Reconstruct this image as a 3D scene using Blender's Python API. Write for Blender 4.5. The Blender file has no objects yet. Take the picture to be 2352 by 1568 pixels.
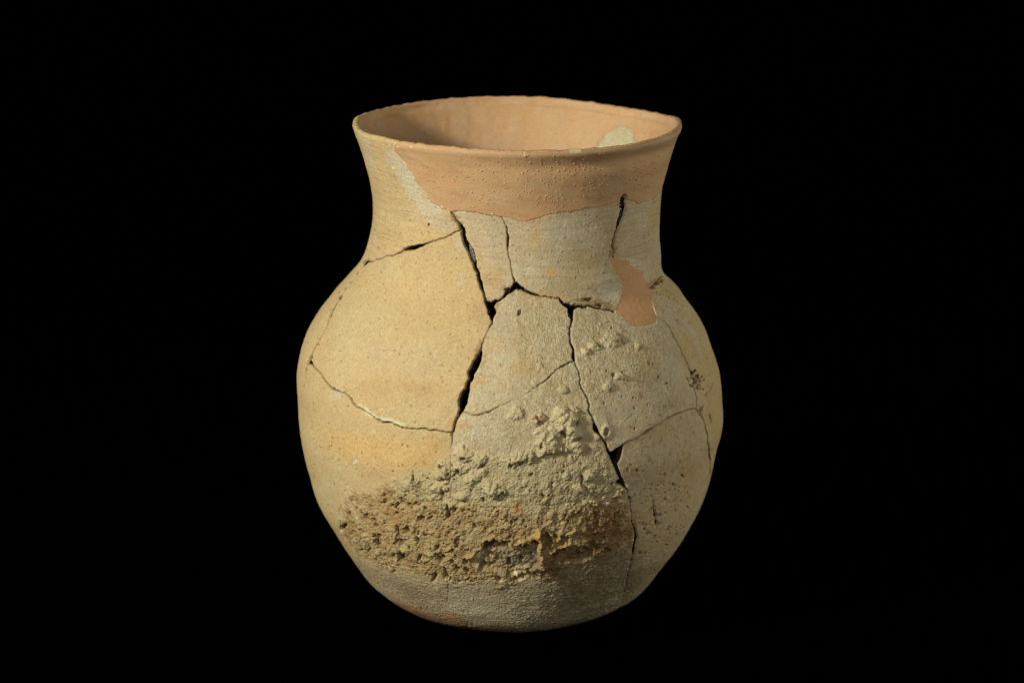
import bpy, math
import numpy as np
from mathutils import Vector

rng = np.random.default_rng(7)
SC = bpy.context.scene

# ------------------------------------------------------------------ camera, world, lights
DIST, PITCH, ZLOOK = 1.425, math.radians(14.6), 0.165
CAM = np.array([0.0, -DIST * math.cos(PITCH), ZLOOK + DIST * math.sin(PITCH)])
cd = bpy.data.cameras.new('camera')
cam = bpy.data.objects.new('camera', cd)
SC.collection.objects.link(cam)
cam.location = CAM
cam.rotation_euler = (math.pi / 2 - PITCH, 0, 0)
cd.lens = 85; cd.sensor_width = 36; cd.clip_start = 0.05; cd.clip_end = 50
cd.dof.use_dof = True; cd.dof.focus_distance = 1.315; cd.dof.aperture_fstop = 10
SC.camera = cam

W = bpy.data.worlds.new('World'); SC.world = W; W.use_nodes = True
W.node_tree.nodes['Background'].inputs[0].default_value = (0, 0, 0, 1)
W.node_tree.nodes['Background'].inputs[1].default_value = 0.0


def lamp(name, az, el, dist, size, watt, col):
    """area lamp; az degrees left of the camera direction, el degrees up, seen from the jar"""
    a, e = math.radians(az), math.radians(el)
    t = Vector((0, 0, 0.15))
    p = t + dist * Vector((-math.sin(a) * math.cos(e), -math.cos(a) * math.cos(e), math.sin(e)))
    l = bpy.data.lights.new(name, 'AREA'); l.shape = 'DISK'; l.size = size; l.energy = watt; l.color = col
    o = bpy.data.objects.new(name, l); SC.collection.objects.link(o)
    o.location = p; o.rotation_euler = (t - p).to_track_quat('-Z', 'Y').to_euler()
    return o


lamp('studio_lamp', 49, 24, 1.5, 0.18, 24.0, (1.0, 0.958, 0.83))
lamp('rim_lamp', -108, 8, 1.6, 0.5, 9.0, (1.0, 0.95, 0.76))
lamp('front_fill_lamp', -8, 20, 2.0, 0.9, 10.0, (1.0, 0.962, 0.83))

SC.view_settings.view_transform = 'Standard'
SC.view_settings.look = 'None'
SC.view_settings.exposure = 0.0
SC.view_settings.gamma = 1.0

# ------------------------------------------------------------------ helpers: projection and profile
FPX = 2352 * 85 / 36
FW = np.array([0, math.cos(PITCH), -math.sin(PITCH)]); RT = np.array([1.0, 0, 0]); UP = np.cross(RT, FW)
PX = 0.2567e-3                      # one tracing pixel on the jar, in metres


def proj(P):
    d = P - CAM
    w = d @ FW
    return np.stack([1176 + FPX * (d @ RT) / w, 784 - FPX * (d @ UP) / w], -1)


H = 0.2945
ZK = [0.0, 0.0018, 0.0053, 0.0103, 0.0177, 0.025, 0.0339, 0.0442, 0.0589, 0.0736, 0.0884, 0.1031, 0.1178, 0.1325, 0.1472, 0.162, 0.1767, 0.1885, 0.1973, 0.2032, 0.2076, 0.212, 0.2179, 0.2268, 0.2356, 0.2474, 0.2592, 0.2709, 0.2827, 0.2901, 0.2945]
RL = [0.0447, 0.0499, 0.0602, 0.0714, 0.0815, 0.089, 0.095, 0.1017, 0.11, 0.1171, 0.121, 0.1242, 0.126, 0.1265, 0.1266, 0.1239, 0.1172, 0.1094, 0.102, 0.0965, 0.0923, 0.0888, 0.0858, 0.083, 0.0814, 0.0806, 0.0816, 0.0843, 0.0877, 0.0906, 0.0918]
RR = [0.0439, 0.0478, 0.0559, 0.0686, 0.0812, 0.0872, 0.0934, 0.1005, 0.1085, 0.1149, 0.1188, 0.1214, 0.1245, 0.124, 0.122, 0.1171, 0.1111, 0.1028, 0.0968, 0.0907, 0.0879, 0.0867, 0.0867, 0.0859, 0.0858, 0.0862, 0.0871, 0.0896, 0.0932, 0.0958, 0.0972]
zf = np.linspace(0, H, 1201)
_k = np.exp(-0.5 * (np.arange(-24, 25) / 7.0) ** 2); _k /= _k.sum()


def _sm(v):
    zk, v = np.array(ZK), np.array(v)
    m = np.gradient(v, zk)
    k = np.clip(np.searchsorted(zk, zf, 'right') - 1, 0, len(zk) - 2)
    h = zk[k + 1] - zk[k]; t = (zf - zk[k]) / h
    v = ((2 * t ** 3 - 3 * t ** 2 + 1) * v[k] + (t ** 3 - 2 * t ** 2 + t) * h * m[k]
         + (-2 * t ** 3 + 3 * t ** 2) * v[k + 1] + (t ** 3 - t ** 2) * h * m[k + 1])
    e0 = 2 * v[0] - v[1:25][::-1]; e1 = 2 * v[-1] - v[-25:-1][::-1]
    return np.convolve(np.concatenate([e0, v, e1]), _k, 'valid')


RLf, RRf = _sm(RL), _sm(RR)
Rf, XCf = (RLf + RRf) / 2, (RRf - RLf) / 2


def rim_dz(th):
    # the rim is a little uneven: dips behind on the right, rises at the front left
    t = np.degrees(th)
    g = lambda c, w: np.exp(-0.5 * (((t - c + 180) % 360 - 180) / w) ** 2)
    return -0.0022 * g(48, 16) + 0.0008 * g(95, 30) - 0.0006 * g(-60, 22) + 0.0009 * g(-125, 25) + 0.0014 * g(178, 10) + 0.0015 * g(3, 8) - 0.0006 * g(25, 12)


def surf(th, z):
    r = np.interp(z, zf, Rf); xc = np.interp(z, zf, XCf)
    k = np.clip((z - 0.255) / (H - 0.255), 0, 1) ** 1.5
    return np.stack([xc + r * np.cos(th), r * np.sin(th), z + rim_dz(th) * k], -1)


_SEED = []


def invert(pts, th0=None, z0=None):
    """tracing pixel -> (theta, z) on the jar's outer wall (front), by Newton steps"""
    pts = np.asarray(pts, float)
    if th0 is None:
        if not _SEED:
            T, Z = np.meshgrid(np.radians(np.linspace(-178, -2, 120)), np.linspace(0.004, H, 150), indexing='ij')
            T, Z = T.ravel(), Z.ravel(); q = proj(surf(T, Z))
            e = 1e-4
            nrm = np.cross(surf(T + e, Z) - surf(T, Z), surf(T, Z + e) - surf(T, Z))
            vis = ((surf(T, Z) - CAM) * nrm).sum(-1) < 0
            _SEED.extend((T, Z, q, vis))
        T, Z, q, vis = _SEED
        d = ((pts[:, None] - q) ** 2).sum(-1) + 1e9 * (~vis)
        k = d.argmin(1); th, z = T[k].copy(), Z[k].copy()
    else:
        th, z = np.full(len(pts), th0), np.full(len(pts), z0)
    for _ in range(12):
        p = proj(surf(th, z)); a = (proj(surf(th + 1e-5, z)) - p) / 1e-5; b = (proj(surf(th, z + 1e-6)) - p) / 1e-6
        r = pts - p
        det = a[:, 0] * b[:, 1] - a[:, 1] * b[:, 0]
        det = np.where(abs(det) < 1e5, 1e5 * np.sign(det + 1e-9), det)
        dt = (r[:, 0] * b[:, 1] - r[:, 1] * b[:, 0]) / det
        dz = (a[:, 0] * r[:, 1] - a[:, 1] * r[:, 0]) / det
        th = th + np.clip(dt, -.05, .05); z = np.clip(z + np.clip(dz, -.01, .01), 0.0005, H)
    return th, z


# ------------------------------------------------------------------ noise
def _hash(ix, iy, iz, s):
    h = (ix.astype(np.uint32) * np.uint32(374761393) + iy.astype(np.uint32) * np.uint32(668265263)
         + iz.astype(np.uint32) * np.uint32(2147483647) + np.uint32(s * 974711 + 13))
    h = (h ^ (h >> np.uint32(13))) * np.uint32(1274126177)
    h = (h ^ (h >> np.uint32(16))) * np.uint32(2246822519)
    return h ^ (h >> np.uint32(15))


def noise(P, scale, seed=0):
    """gradient noise, about -1..1, feature size = scale metres"""
    q = P / scale + 200.0
    i = np.floor(q); f = (q - i).astype(np.float32); i = i.astype(np.int64)
    u = f * f * f * (f * (f * 6 - 15) + 10)
    out = 0
    for dx in (0, 1):
        wx = u[:, 0] if dx else 1 - u[:, 0]
        for dy in (0, 1):
            wy = u[:, 1] if dy else 1 - u[:, 1]
            for dz in (0, 1):
                wz = u[:, 2] if dz else 1 - u[:, 2]
                h = _hash(i[:, 0] + dx, i[:, 1] + dy, i[:, 2] + dz, seed)
                gx = (h & np.uint32(1023)).astype(np.float32) / 511.5 - 1
                gy = ((h >> np.uint32(10)) & np.uint32(1023)).astype(np.float32) / 511.5 - 1
                gz = ((h >> np.uint32(20)) & np.uint32(1023)).astype(np.float32) / 511.5 - 1
                out = out + wx * wy * wz * (gx * (f[:, 0] - dx) + gy * (f[:, 1] - dy) + gz * (f[:, 2] - dz))
    return out * 1.6


def fbm(P, scale, octv, seed=0, gain=0.55):
    o, a, t = 0, 1.0, 0
    for k in range(octv):
        o = o + a * noise(P, scale / 2 ** k, seed + k * 7); t += a * a; a *= gain
    return o / math.sqrt(t)


def worley(P, scale, seed=0):
    """distance to nearest cell point and cell random value"""
    q = P / scale + 300.0; i = np.floor(q); f = q - i; i = i.astype(np.int64)
    best = np.full(len(P), 9.0); val = np.zeros(len(P))
    for dx in (-1, 0, 1):
        for dy in (-1, 0, 1):
            for dz in (-1, 0, 1):
                h = _hash(i[:, 0] + dx, i[:, 1] + dy, i[:, 2] + dz, seed)
                a = (h & np.uint32(1023)) / 1023.0; b = ((h >> np.uint32(10)) & np.uint32(1023)) / 1023.0
                c = ((h >> np.uint32(20)) & np.uint32(1023)) / 1023.0
                d = (dx + a - f[:, 0]) ** 2 + (dy + b - f[:, 1]) ** 2 + (dz + c - f[:, 2]) ** 2
                m = d < best
                best = np.where(m, d, best); val = np.where(m, a * 7.31 % 1, val)
    return np.sqrt(best), val


def sstep(x, a, b):
    t = np.clip((x - a) / (b - a), 0, 1)
    return t * t * (3 - 2 * t)


def lin(r, g, b):
    c = np.array([r, g, b]) / 255.0
    return np.where(c <= 0.04045, c / 12.92, ((c + 0.055) / 1.055) ** 2.4)


# ------------------------------------------------------------------ the grid on the outer wall
NF, NB, NZ = 1150, 140, 900
TH = np.concatenate([np.radians(np.linspace(-193, 13, NF, endpoint=False)), np.radians(np.linspace(13, 167, NB, endpoint=False))])
NT = len(TH)
_dr = np.gradient(Rf, zf); _arc = np.concatenate([[0], np.cumsum(np.sqrt(1 + ((_dr[1:] + _dr[:-1]) / 2) ** 2) * np.diff(zf))])
SS = np.linspace(0, _arc[-1], NZ)
ZG = np.interp(SS, _arc, zf)
RG = np.interp(ZG, zf, Rf)
DS = SS[1] - SS[0]; DTH = TH[1] - TH[0]
T2, Z2 = np.meshgrid(TH, ZG)                      # rows = z, columns = theta
P0 = surf(T2.ravel(), Z2.ravel()).reshape(NZ, NT, 3)
dT = (np.roll(P0, -1, 1) - np.roll(P0, 1, 1)); dZ = np.gradient(P0, axis=0)
N0 = np.cross(dT, dZ); N0 /= np.linalg.norm(N0, axis=2, keepdims=True)
FRONT = np.zeros((NZ, NT), bool); FRONT[:, :NF] = True

HGT = np.zeros((NZ, NT)); CUT = np.zeros((NZ, NT), bool)
PF = P0.reshape(-1, 3)


def norm_th(th):
    return (th - TH[0]) % (2 * math.pi) + TH[0]


def window(th, z, rad):
    th = float(norm_th(np.asarray(th)))
    i = np.interp(z, ZG, np.arange(NZ)); r = max(0.02, float(np.interp(z, zf, Rf)))
    j = np.interp(th, TH, np.arange(NT))
    di = int(rad / DS) + 3; dj = int(rad / (r * DTH)) + 3
    return max(0, int(i) - di), min(NZ, int(i) + di + 1), max(0, int(j) - dj), min(NT, int(j) + dj + 1), th


def local_px(th, z, rad, px):
    """window of the grid around a spot, with each vertex's offset in tracing pixels (linearised at the spot)"""
    i0, i1, j0, j1, th = window(th, z, rad)
    if i1 <= i0 or j1 <= j0:
        return None
    t = np.array([th]); zz = np.array([z])
    p = proj(surf(t, zz))[0]; a = (proj(surf(t + 1e-5, zz))[0] - p) / 1e-5; b = (proj(surf(t, zz + 1e-6))[0] - p) / 1e-6
    du = T2[i0:i1, j0:j1] - th; dv = Z2[i0:i1, j0:j1] - z
    return (slice(i0, i1), slice(j0, j1)), a[0] * du + b[0] * dv, a[1] * du + b[1] * dv


def blob(x, y, rx, ry, rot=0.0, warp=0.0, wscale=10, seed=3):
    """(slices, q) with q = elliptical distance from the traced centre, 1 at the rim"""
    th, z = invert([(x, y)])
    m = max(rx, ry) * 1.9
    # grazing spots need a wider window
    L = local_px(th[0], z[0], m * PX * 2.2, None)
    sl, X, Y = L
    c, s = math.cos(math.radians(rot)), math.sin(math.radians(rot))
    q = np.sqrt(((X * c + Y * s) / rx) ** 2 + ((-X * s + Y * c) / ry) ** 2)
    if warp:
        n = fbm(P0[sl].reshape(-1, 3), wscale * PX, 3, seed, .6).reshape(q.shape)
        q = q + warp * n
    return sl, q


def frac(poly, step=6.0, amp=1.3, closed=False, seed=0):
    """densify a traced line and roughen it like a break"""
    r = np.random.default_rng(seed + 100)
    P = np.array([p[:2] for p in poly], float)
    Wd = np.array([p[2] if len(p) > 2 else 0 for p in poly], float)
    if closed:
        P = np.vstack([P, P[:1]]); Wd = np.append(Wd, Wd[0])
    d = np.hypot(*np.diff(P, axis=0).T); s = np.concatenate([[0], np.cumsum(d)])
    n = max(2, int(s[-1] / step)); t = np.linspace(0, s[-1], n + 1)
    Q = np.stack([np.interp(t, s, P[:, 0]), np.interp(t, s, P[:, 1])], 1)
    for per, a in ((26, 1.0), (13, .8), (6, .6)):
        k = max(2, int(s[-1] / per)); g = r.normal(size=(k + 1, 2)); g[0] = g[-1] = 0
        Q += amp * a * np.stack([np.interp(t, np.linspace(0, s[-1], k + 1), g[:, c]) for c in (0, 1)], 1)
    return Q, np.interp(t, s, Wd)


def chart(poly_px):
    th, z = invert(poly_px)
    return np.stack([norm_th(th), z], 1)


def fill(poly):
    """polygon in (theta, z) -> boolean mask over grid vertices (scanlines)"""
    m = np.zeros((NZ, NT), bool)
    a = poly; b = np.roll(poly, -1, 0)
    for i in range(NZ):
        z = ZG[i] + 1e-9
        c = (a[:, 1] > z) != (b[:, 1] > z)
        if not c.any():
            continue
        x = np.sort(a[c, 0] + (z - a[c, 1]) / (b[c, 1] - a[c, 1]) * (b[c, 0] - a[c, 0]))
        k = np.searchsorted(x, TH)
        m[i] = (k % 2) == 1
    return m


def blur(m, n):
    m = m.astype(np.float32)
    for _ in range(n):
        m = (np.roll(m, 1, 1) + np.roll(m, -1, 1) + m) / 3
        u = np.vstack([m[:1], m[:-1]]); d = np.vstack([m[1:], m[-1:]])
        m = (u + d + m) / 3
    return m


# ------------------------------------------------------------------ traced breaks: (x, y, gap width) in tracing pixels
CR = {
 'neck_left': [(1062,527,3),(1050,533,2.5),(1025,546,2),(1000,553,1.5),(975,561,3),(962,565,6),(945,569,7),(930,574,4),(905,583,1.5),(880,591,1),(862,599,1),(845,600,1.5)],
 'strip': [(845,600,6.6),(830,612,9.9),(815,634,6.6),(800,655,4.9),(785,682,6.6),(770,708,8.2),(755,735,6.6),(738,768,4.9),(722,800,4.9),(710,826,9.9)],
 'strip_low': [(710,826,7.5),(703,845,3),(698,865,1.8),(696,890,1.2)],
 'c2': [(710,826,6),(718,842,2),(733,856,2),(748,878,3),(760,890,3),(783,900,1.5),(793,901,1.5),(806,921,5),(818,935,2),(835,944,2.5),(852,955,2),(875,970,4),(895,969,3.5),(920,981,3),(945,985,2.5),(975,984,2.5),(1005,988,2.5),(1032,993,3),(1038,995,4)],
 'c3_top': [(1036,490,3),(1044,503,3),(1052,515,4),(1062,527,9)],
 'c3a': [(1062,527,9),(1068,545,8),(1076,566,11),(1085,590,11),(1090,605,7),(1097,628,5),(1104,655,6.5),(1110,672,3),(1116,692,4)],
 'c3b': [(1116,692,5),(1124,704,14),(1130,716,17),(1130,726,8),(1128,738,2.5),(1122,755,1.2),(1113,778,1.2),(1106,800,2.5),(1102,815,9),(1094,835,15),(1085,855,14),(1078,872,7),(1072,890,8),(1065,908,17),(1062,922,19),(1058,938,9),(1050,955,4),(1044,975,3.5),(1038,995,4)],
 'd_low': [(1116,692,6),(1130,698,13),(1140,690,6),(1152,686,3),(1165,675,7),(1176,668,8),(1185,655,11)],
 'c4': [(1152,499,1.6),(1157,513,1.8),(1163,533,2.6),(1165,548,4.5),(1166,560,4),(1168,578,1.8),(1175,605,1.6),(1181,630,2),(1184,655,3.5)],
 'c6a': [(1185,655,12),(1194,661,9),(1206,667,5),(1222,675,5),(1240,680,2.5),(1265,683,2),(1285,686,2.5),(1297,698,7),(1312,706,15)],
 'c6b': [(1312,706,13),(1330,701,4),(1352,702,3),(1372,706,5),(1392,709,3),(1412,714,4)],
 'c5': [(1432,456,13),(1430,474,13),(1428,492,12),(1423,510,11),(1418,527,6),(1412,545,5),(1411,560,4),(1410,575,3),(1410,592,3)],
 'c8': [(1312,706,15),(1313,724,10),(1314,735,4),(1310,750,2.5),(1309,768,4),(1311,785,3.5),(1318,806,5),(1319,818,7),(1320,828,4)],
 'c7': [(1320,828,3),(1308,832,2.5),(1294,843,3),(1280,850,1.5),(1262,868,2.5),(1240,884,1.5),(1220,898,1.5),(1190,914,1.2),(1150,932,1.5),(1128,946,2),(1100,953,2.5),(1085,953,1.5),(1062,945,2)],
 'c8b': [(1320,828,3),(1328,860,2),(1336,885,2),(1345,905,2.5),(1350,925,3),(1356,950,3),(1362,968,3.5),(1370,985,11),(1376,998,5),(1384,1012,3.5),(1392,1027,4),(1400,1040,6)],
 'c12': [(1420,1108,9),(1432,1114,6),(1440,1125,2.2),(1447,1155,1.9),(1452,1185,2.2),(1456,1215,3),(1461,1238,6.8),(1457,1258,6),(1451,1285,3),(1446,1310,2.2),(1438,1338,1.5),(1432,1362,0.75),(1428,1385,0.6)],
 'c10': [(1430,1022,2.4),(1447,1013,1.2),(1470,1000,1.2),(1488,990,4),(1500,982,1.6),(1520,968,0.8),(1532,962,0.8),(1545,955,2.4),(1560,947,1.6),(1580,940,1.2),(1600,938,1.2)],
 'c9': [(1508,728,0.8),(1522,738,0.8),(1535,756,0.8),(1550,783,1.2),(1566,812,1.2),(1576,835,1.6),(1588,858,2.8),(1596,890,1.6),(1602,915,1.2),(1600,938,1.6)],
 'c13': [(1600,938,1),(1615,965,0.75),(1624,990,0.75),(1629,1015,1),(1633,1045,1.8),(1634,1058,0.75),(1632,1085,0.5)],
 'c11': [(1038,995,4),(1040,1012,2),(1039,1030,1.2),(1037,1050,1.2),(1035,1075,1.2),(1033,1098,2.5),(1025,1125,.6),(1014,1150,.6),(1017,1172,1.5),(1008,1200,.4),(1005,1235,.4),(1012,1262,1.2),(1016,1290,.4),(1024,1315,2),(1029,1345,.5),(1027,1372,.4),(1032,1395,.4)],
 'hair': [(1100,1166,.8),(1130,1163,1),(1160,1165,1),(1190,1163,1.2),(1230,1163,1.2),(1270,1159,1.4),(1300,1152,1.2),(1330,1149,1),(1370,1140,1.2),(1400,1130,1)],
 'shoulder': [(1490,664,0.6),(1500,655,1.5),(1510,648,1.2),(1520,634,1.2),(1532,640,0.72),(1545,652,0.72),(1556,664,0.6)],
 'right_scar': [(1620,908,0.9),(1632,890,1.2),(1640,878,0.6)],
 'slit_low': [(1501,1150,2.5),(1504,1166,2),(1506,1178,4),(1510,1183,2),(1508,1194,3),(1509,1204,4)],
 'crust_crack': [(948,1080,1),(952,1105,2),(950,1120,1)],
}
DEN = {}
for _n, _p in CR.items():
    DEN[_n] = frac(_p, 3.0, 1.15, seed=sum(map(ord, _n)))
JUNC_GAP = 99.0
DIST_C = np.full((NZ, NT), 1.0); WID_C = np.zeros((NZ, NT))


def stamp_line(th, z, w, D, Wd, reach):
    """signed excess distance D = dist - halfwidth, smallest wins"""
    C = surf(th, z)
    for k in range(len(th)):
        i0, i1, j0, j1, _ = window(th[k], z[k], reach + w[k])
        if i1 <= i0:
            continue
        sub = P0[i0:i1, j0:j1]
        if k + 1 < len(th):
            ab = C[k + 1] - C[k]; t = np.clip(((sub - C[k]) @ ab) / (ab @ ab + 1e-12), 0, 1)
            d = np.linalg.norm(sub - C[k] - t[..., None] * ab, axis=2); ww = w[k] + t * (w[k + 1] - w[k])
        else:
            d = np.linalg.norm(sub - C[k], axis=2); ww = w[k]
        e = d - ww
        cur = D[i0:i1, j0:j1]; m = e < cur
        D[i0:i1, j0:j1] = np.where(m, e, cur); Wd[i0:i1, j0:j1] = np.where(m, ww, Wd[i0:i1, j0:j1])


for _n, (q, w) in DEN.items():
    th, z = invert(q)
    c_ = surf(th, z); n_ = np.cross(surf(th + 1e-4, z) - c_, surf(th, z + 1e-4) - c_); v_ = CAM - c_
    cosv = np.abs((n_ * v_).sum(1)) / np.linalg.norm(n_, axis=1) / np.linalg.norm(v_, axis=1)
    stamp_line(th, z, w * 0.5 * PX / np.clip(cosv * 1.15, .55, 1), DIST_C, WID_C, 0.004)
# breaks round the back, where the photograph does not look
for line in ([(16, .199), (60, .205), (110, .203), (165, .201)], [(60, .205), (66, .15), (58, .10), (70, .05)],
             [(120, .204), (126, .14), (112, .09), (118, .04)], [(66, .15), (95, .138), (126, .14)], [(58, .10), (20, .085)], [(112, .09), (165, .10)]):
    l = np.array(line); t = np.linspace(0, len(l) - 1, 60)
    th = np.radians(np.interp(t, range(len(l)), l[:, 0]) + rng.normal(0, .25, 60)); z = np.interp(t, range(len(l)), l[:, 1]) + rng.normal(0, .0005, 60)
    stamp_line(th, z, np.full(60, .0003), DIST_C, WID_C, 0.004)

# ------------------------------------------------------------------ outlines
L_ = lambda n, rev=False: (DEN[n][0][::-1] if rev else DEN[n][0])
PLASTER_LOW = frac([(912,326),(903,345),(915,357),(930,370),(938,385),(948,402),(962,425),(978,445),(990,462),(1005,472),(1022,482),(1040,487),(1060,486),(1090,487),(1112,491),(1132,494),(1152,498),
               (1172,503),(1190,508),(1212,506),(1236,500),(1262,492),(1290,487),(1315,484),(1345,480),(1375,477),(1402,470),(1420,462),(1432,456),(1450,462),(1470,468),(1492,464),(1504,455)], 3, 0.9, seed=5)[0]
PATCH = frac([(1400,597),(1408,590),(1416,592),(1428,596),(1444,598),(1446,606),(1458,611),(1465,618),(1480,622),(1477,632),(1484,645),(1490,658),(1498,668),(1494,680),(1500,700),(1505,720),(1510,733),
              (1500,742),(1484,747),(1468,750),(1452,752),(1444,745),(1436,734),(1424,726),(1416,716),(1420,700),(1424,688),(1431,672),(1432,658),(1428,645),(1418,632),(1410,618)], 3, 1.2, True, 9)[0]
TRI = frac([(1396,1041),(1407,1035),(1416,1028),(1434,1019),(1431,1036),(1428,1050),(1422,1062),(1410,1071),(1404,1062)], 3, .6, True, 11)[0]
GAP2 = frac([(1408,1070),(1418,1064),(1424,1080),(1430,1095),(1438,1110),(1422,1112),(1421,1098),(1414,1085)], 3, .5, True, 12)[0]
BASEP = frac([(868,1366),(890,1376),(920,1384),(950,1394),(975,1404),(1000,1410),(1030,1408),(1050,1412),(1070,1422),(1090,1434),(1108,1440)], 4, 1.2, seed=13)[0]

c_pl = chart(PLASTER_LOW); c_pt = chart(PATCH)
def CH(*names):
    out = []
    for n in names:
        out.append(chart(L_(n[1:], True) if n[0] == '-' else L_(n)))
    return np.vstack(out)
D = lambda t, z: np.array([[math.radians(t), z]])
TL, TR = TH[0], TH[-1] + DTH      # the chart's two ends (behind, left)
top = H + .01
LAB = np.full((NZ, NT), -1, int)
NAMES = {}
rag = lambda a, zlo: np.array([[math.radians(a) + 0, zlo]])
# default: far-right/back sherds by region
BACKL = math.radians(60)
lab = {}
def put(k, poly, only=None):
    m = fill(poly)
    if only is not None:
        m &= only
    LAB[m] = k
# 0 lower left, 1 neck left, 2 shoulder left, 3 small neck, 4 neck centre, 5 centre, 6 right body, 7 lower centre, 8 lower right, 9 far right, 10 far lower right, 11 neck right
e = 1e-3
low = np.array([[0, -.01]])
thc = lambda a: math.radians(a)
j3 = CH('c11')[-1]
sl_end = CH('strip_low')[-1]
put(0, np.vstack([[[TL - e, sl_end[1] - .012]], CH('-strip_low'), CH('c2'), CH('c11'), [[j3[0], -.01]], [[TL - e, -.01]]]))
j12 = CH('c12')[-1]
put(7, np.vstack([CH('-c11')[::1], CH('-c7')[::-1][0:0], chart(L_('c7', True)), CH('c8b'), chart(TRI[:1]), CH('c12'), [[j12[0], -.01]], [[j3[0], -.01]]]))
put(8, np.vstack([CH('-c12'), chart(np.array([(1408,1072),(1400,1040),(1430,1022)])), CH('c10'), CH('c13'), [[chart(L_('c13'))[-1][0] + .05, .06]], [[thc(13), .03]], [[thc(13), -.01]], [[j12[0], -.01]]]))
put(2, np.vstack([CH('-neck_left')[::-1][::1][0:0], CH('neck_left'), CH('strip'), CH('c2'), CH('-c3b'), CH('-c3a')]))
put(3, np.vstack([CH('c3a'), CH('d_low'), CH('-c4'), chart(np.array([(1100,460),(1036,480)])), CH('c3_top')]))
put(4, np.vstack([CH('c4'), CH('c6a'), CH('c6b'), chart(np.array([(1450,690),(1450,620)])), CH('-c5'), chart(np.array([(1432,430),(1152,450)]))]))
put(5, np.vstack([CH('d_low'), CH('c6a'), CH('c8'), CH('c7'), CH('-c3b')]))
put(6, np.vstack([CH('c8'), CH('c8b'), chart(np.array([(1430,1022)])), CH('c10'), CH('-c9'), chart(np.array([(1470,700),(1440,690)])), CH('-c6b')]))
sh = CH('shoulder')
put(11, np.vstack([CH('c5'), chart(np.array([(1440,640),(1480,690)])), sh, [[thc(16), .199]], [[BACKL, .205]], [[BACKL, top]], chart(np.array([(1432,300),(1432,430)]))]))
put(9, np.vstack([chart(np.array([(1480,690)])), CH('c9'), CH('c13'), [[chart(L_('c13'))[-1][0] + .05, .06]], [[thc(20), .085]], [[thc(58), .10]], [[thc(66), .15]], [[thc(60), .205]], [[thc(16), .199]], sh[::-1]]))
# left neck + shoulder strip (wraps past the chart seam)
put(1, np.vstack([[[TL - e, top]], chart(np.array([(1062,300)])), CH('c3_top'), CH('neck_left'), CH('strip'), CH('strip_low'), [[TL - e, sl_end[1] - .012]]]))
rest = LAB < 0
A = np.degrees(T2); B = Z2
LAB[rest & (B > .204)] = 1
LAB[rest & (B > .204) & (A < 110) & (A > 40)] = 12
LAB[rest & (B <= .204) & (A >= 122)] = 13
LAB[rest & (B <= .204) & (A < 122) & (B > .14)] = 14
LAB[rest & (B <= .14) & (A < 118)] = 15
LAB[rest & (B <= .10) & (A >= 118)] = 0
LAB[rest & (A < -2) & (LAB >= 12)] = 9
lowz = rest & (B < .03) & (A < 13) & (A > -90); LAB[lowz] = 8
LAB[rest & (B < .03) & (A <= -90)] = 0

PLASTER, PATCHL, BASEL, CRUST = 20, 21, 22, 23
# plaster around the rim: low edge on the front, then round the right and back
pl_poly = np.vstack([[[c_pl[0, 0] - .02, top]], c_pl, [[thc(-12), .262]], [[thc(-2), .2665]], [[thc(4), .272]], [[thc(8), .262]], [[thc(13), .255]], [[thc(40), .25]], [[thc(75), .262]], [[thc(110), .25]], [[thc(140), .27]], [[thc(158), .283]], [[thc(163), top]]])
m = fill(pl_poly); LAB[m] = PLASTER
m_pl = m
m_pt = fill(c_pt); LAB[m_pt] = PATCHL
bp = chart(BASEP)
m_bp = fill(np.vstack([bp, [[bp[-1, 0] + .05, .002]], [[bp[-1, 0] + .05, -.01]], [[bp[0, 0] - .5, -.01]], [[bp[0, 0] - .5, bp[0, 1] - .004]]]))
LAB[m_bp] = BASEL
m_tri = fill(chart(TRI)) | fill(chart(GAP2))

def wide(m, r):
    m = m.astype(np.float32)
    for _ in range(3):
        for ax in (0, 1):
            p = np.concatenate([np.repeat(np.take(m, [0], ax), r + 1, ax), m, np.repeat(np.take(m, [-1], ax), r, ax)], ax)
            c = np.cumsum(p, ax, dtype=np.float64)
            n = m.shape[ax]
            m = ((np.take(c, range(2 * r + 1, 2 * r + 1 + n), ax) - np.take(c, range(0, n), ax)) / (2 * r + 1)).astype(np.float32)
    return m


# ------------------------------------------------------------------ noise fields shared by colour and relief
n_big = fbm(PF, .035, 3, 1).reshape(NZ, NT)
n_mid = fbm(PF, .010, 4, 21).reshape(NZ, NT)
n_sml = fbm(PF, .0028, 3, 41).reshape(NZ, NT)
n_fin = noise(PF, .0011, 61).reshape(NZ, NT)


def region(poly, nb=6, amp=.35, sc='mid', seed=0, width=.12):
    """soft noisy-edged mask from a traced polygon"""
    m = wide(fill(chart(frac(poly, 8, 1.5, True, seed)[0])), nb)
    n = (.75 * n_mid + .35 * n_sml) if sc == 'mid' else (.6 * n_sml + .25 * n_mid)
    return sstep(m + amp * n * np.minimum(1, 8 * m * (1 - m)), .5 - width, .5 + width)


# ------------------------------------------------------------------ colour
ochre = lin(205,179,130) * .86
pale = lin(203,186,140) * .86
tan = lin(196,166,118) * .86
slip = lin(200,182,149) * .86
slipcool = lin(206,192,162) * .88
orange = lin(205,167,108) * .86
pinkp = lin(201,162,118) * .86
crustt = lin(184,164,118) * .86
brownc = lin(162,134,90) * .86
dark = lin(108,88,62)
ALB = np.empty((NZ, NT, 3)); ALB[:] = ochre


def mix(m, c, k=1.0):
    global ALB
    mm = (np.clip(m, 0, 1) * k)[..., None]
    ALB = ALB * (1 - mm) + np.asarray(c) * mm


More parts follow.
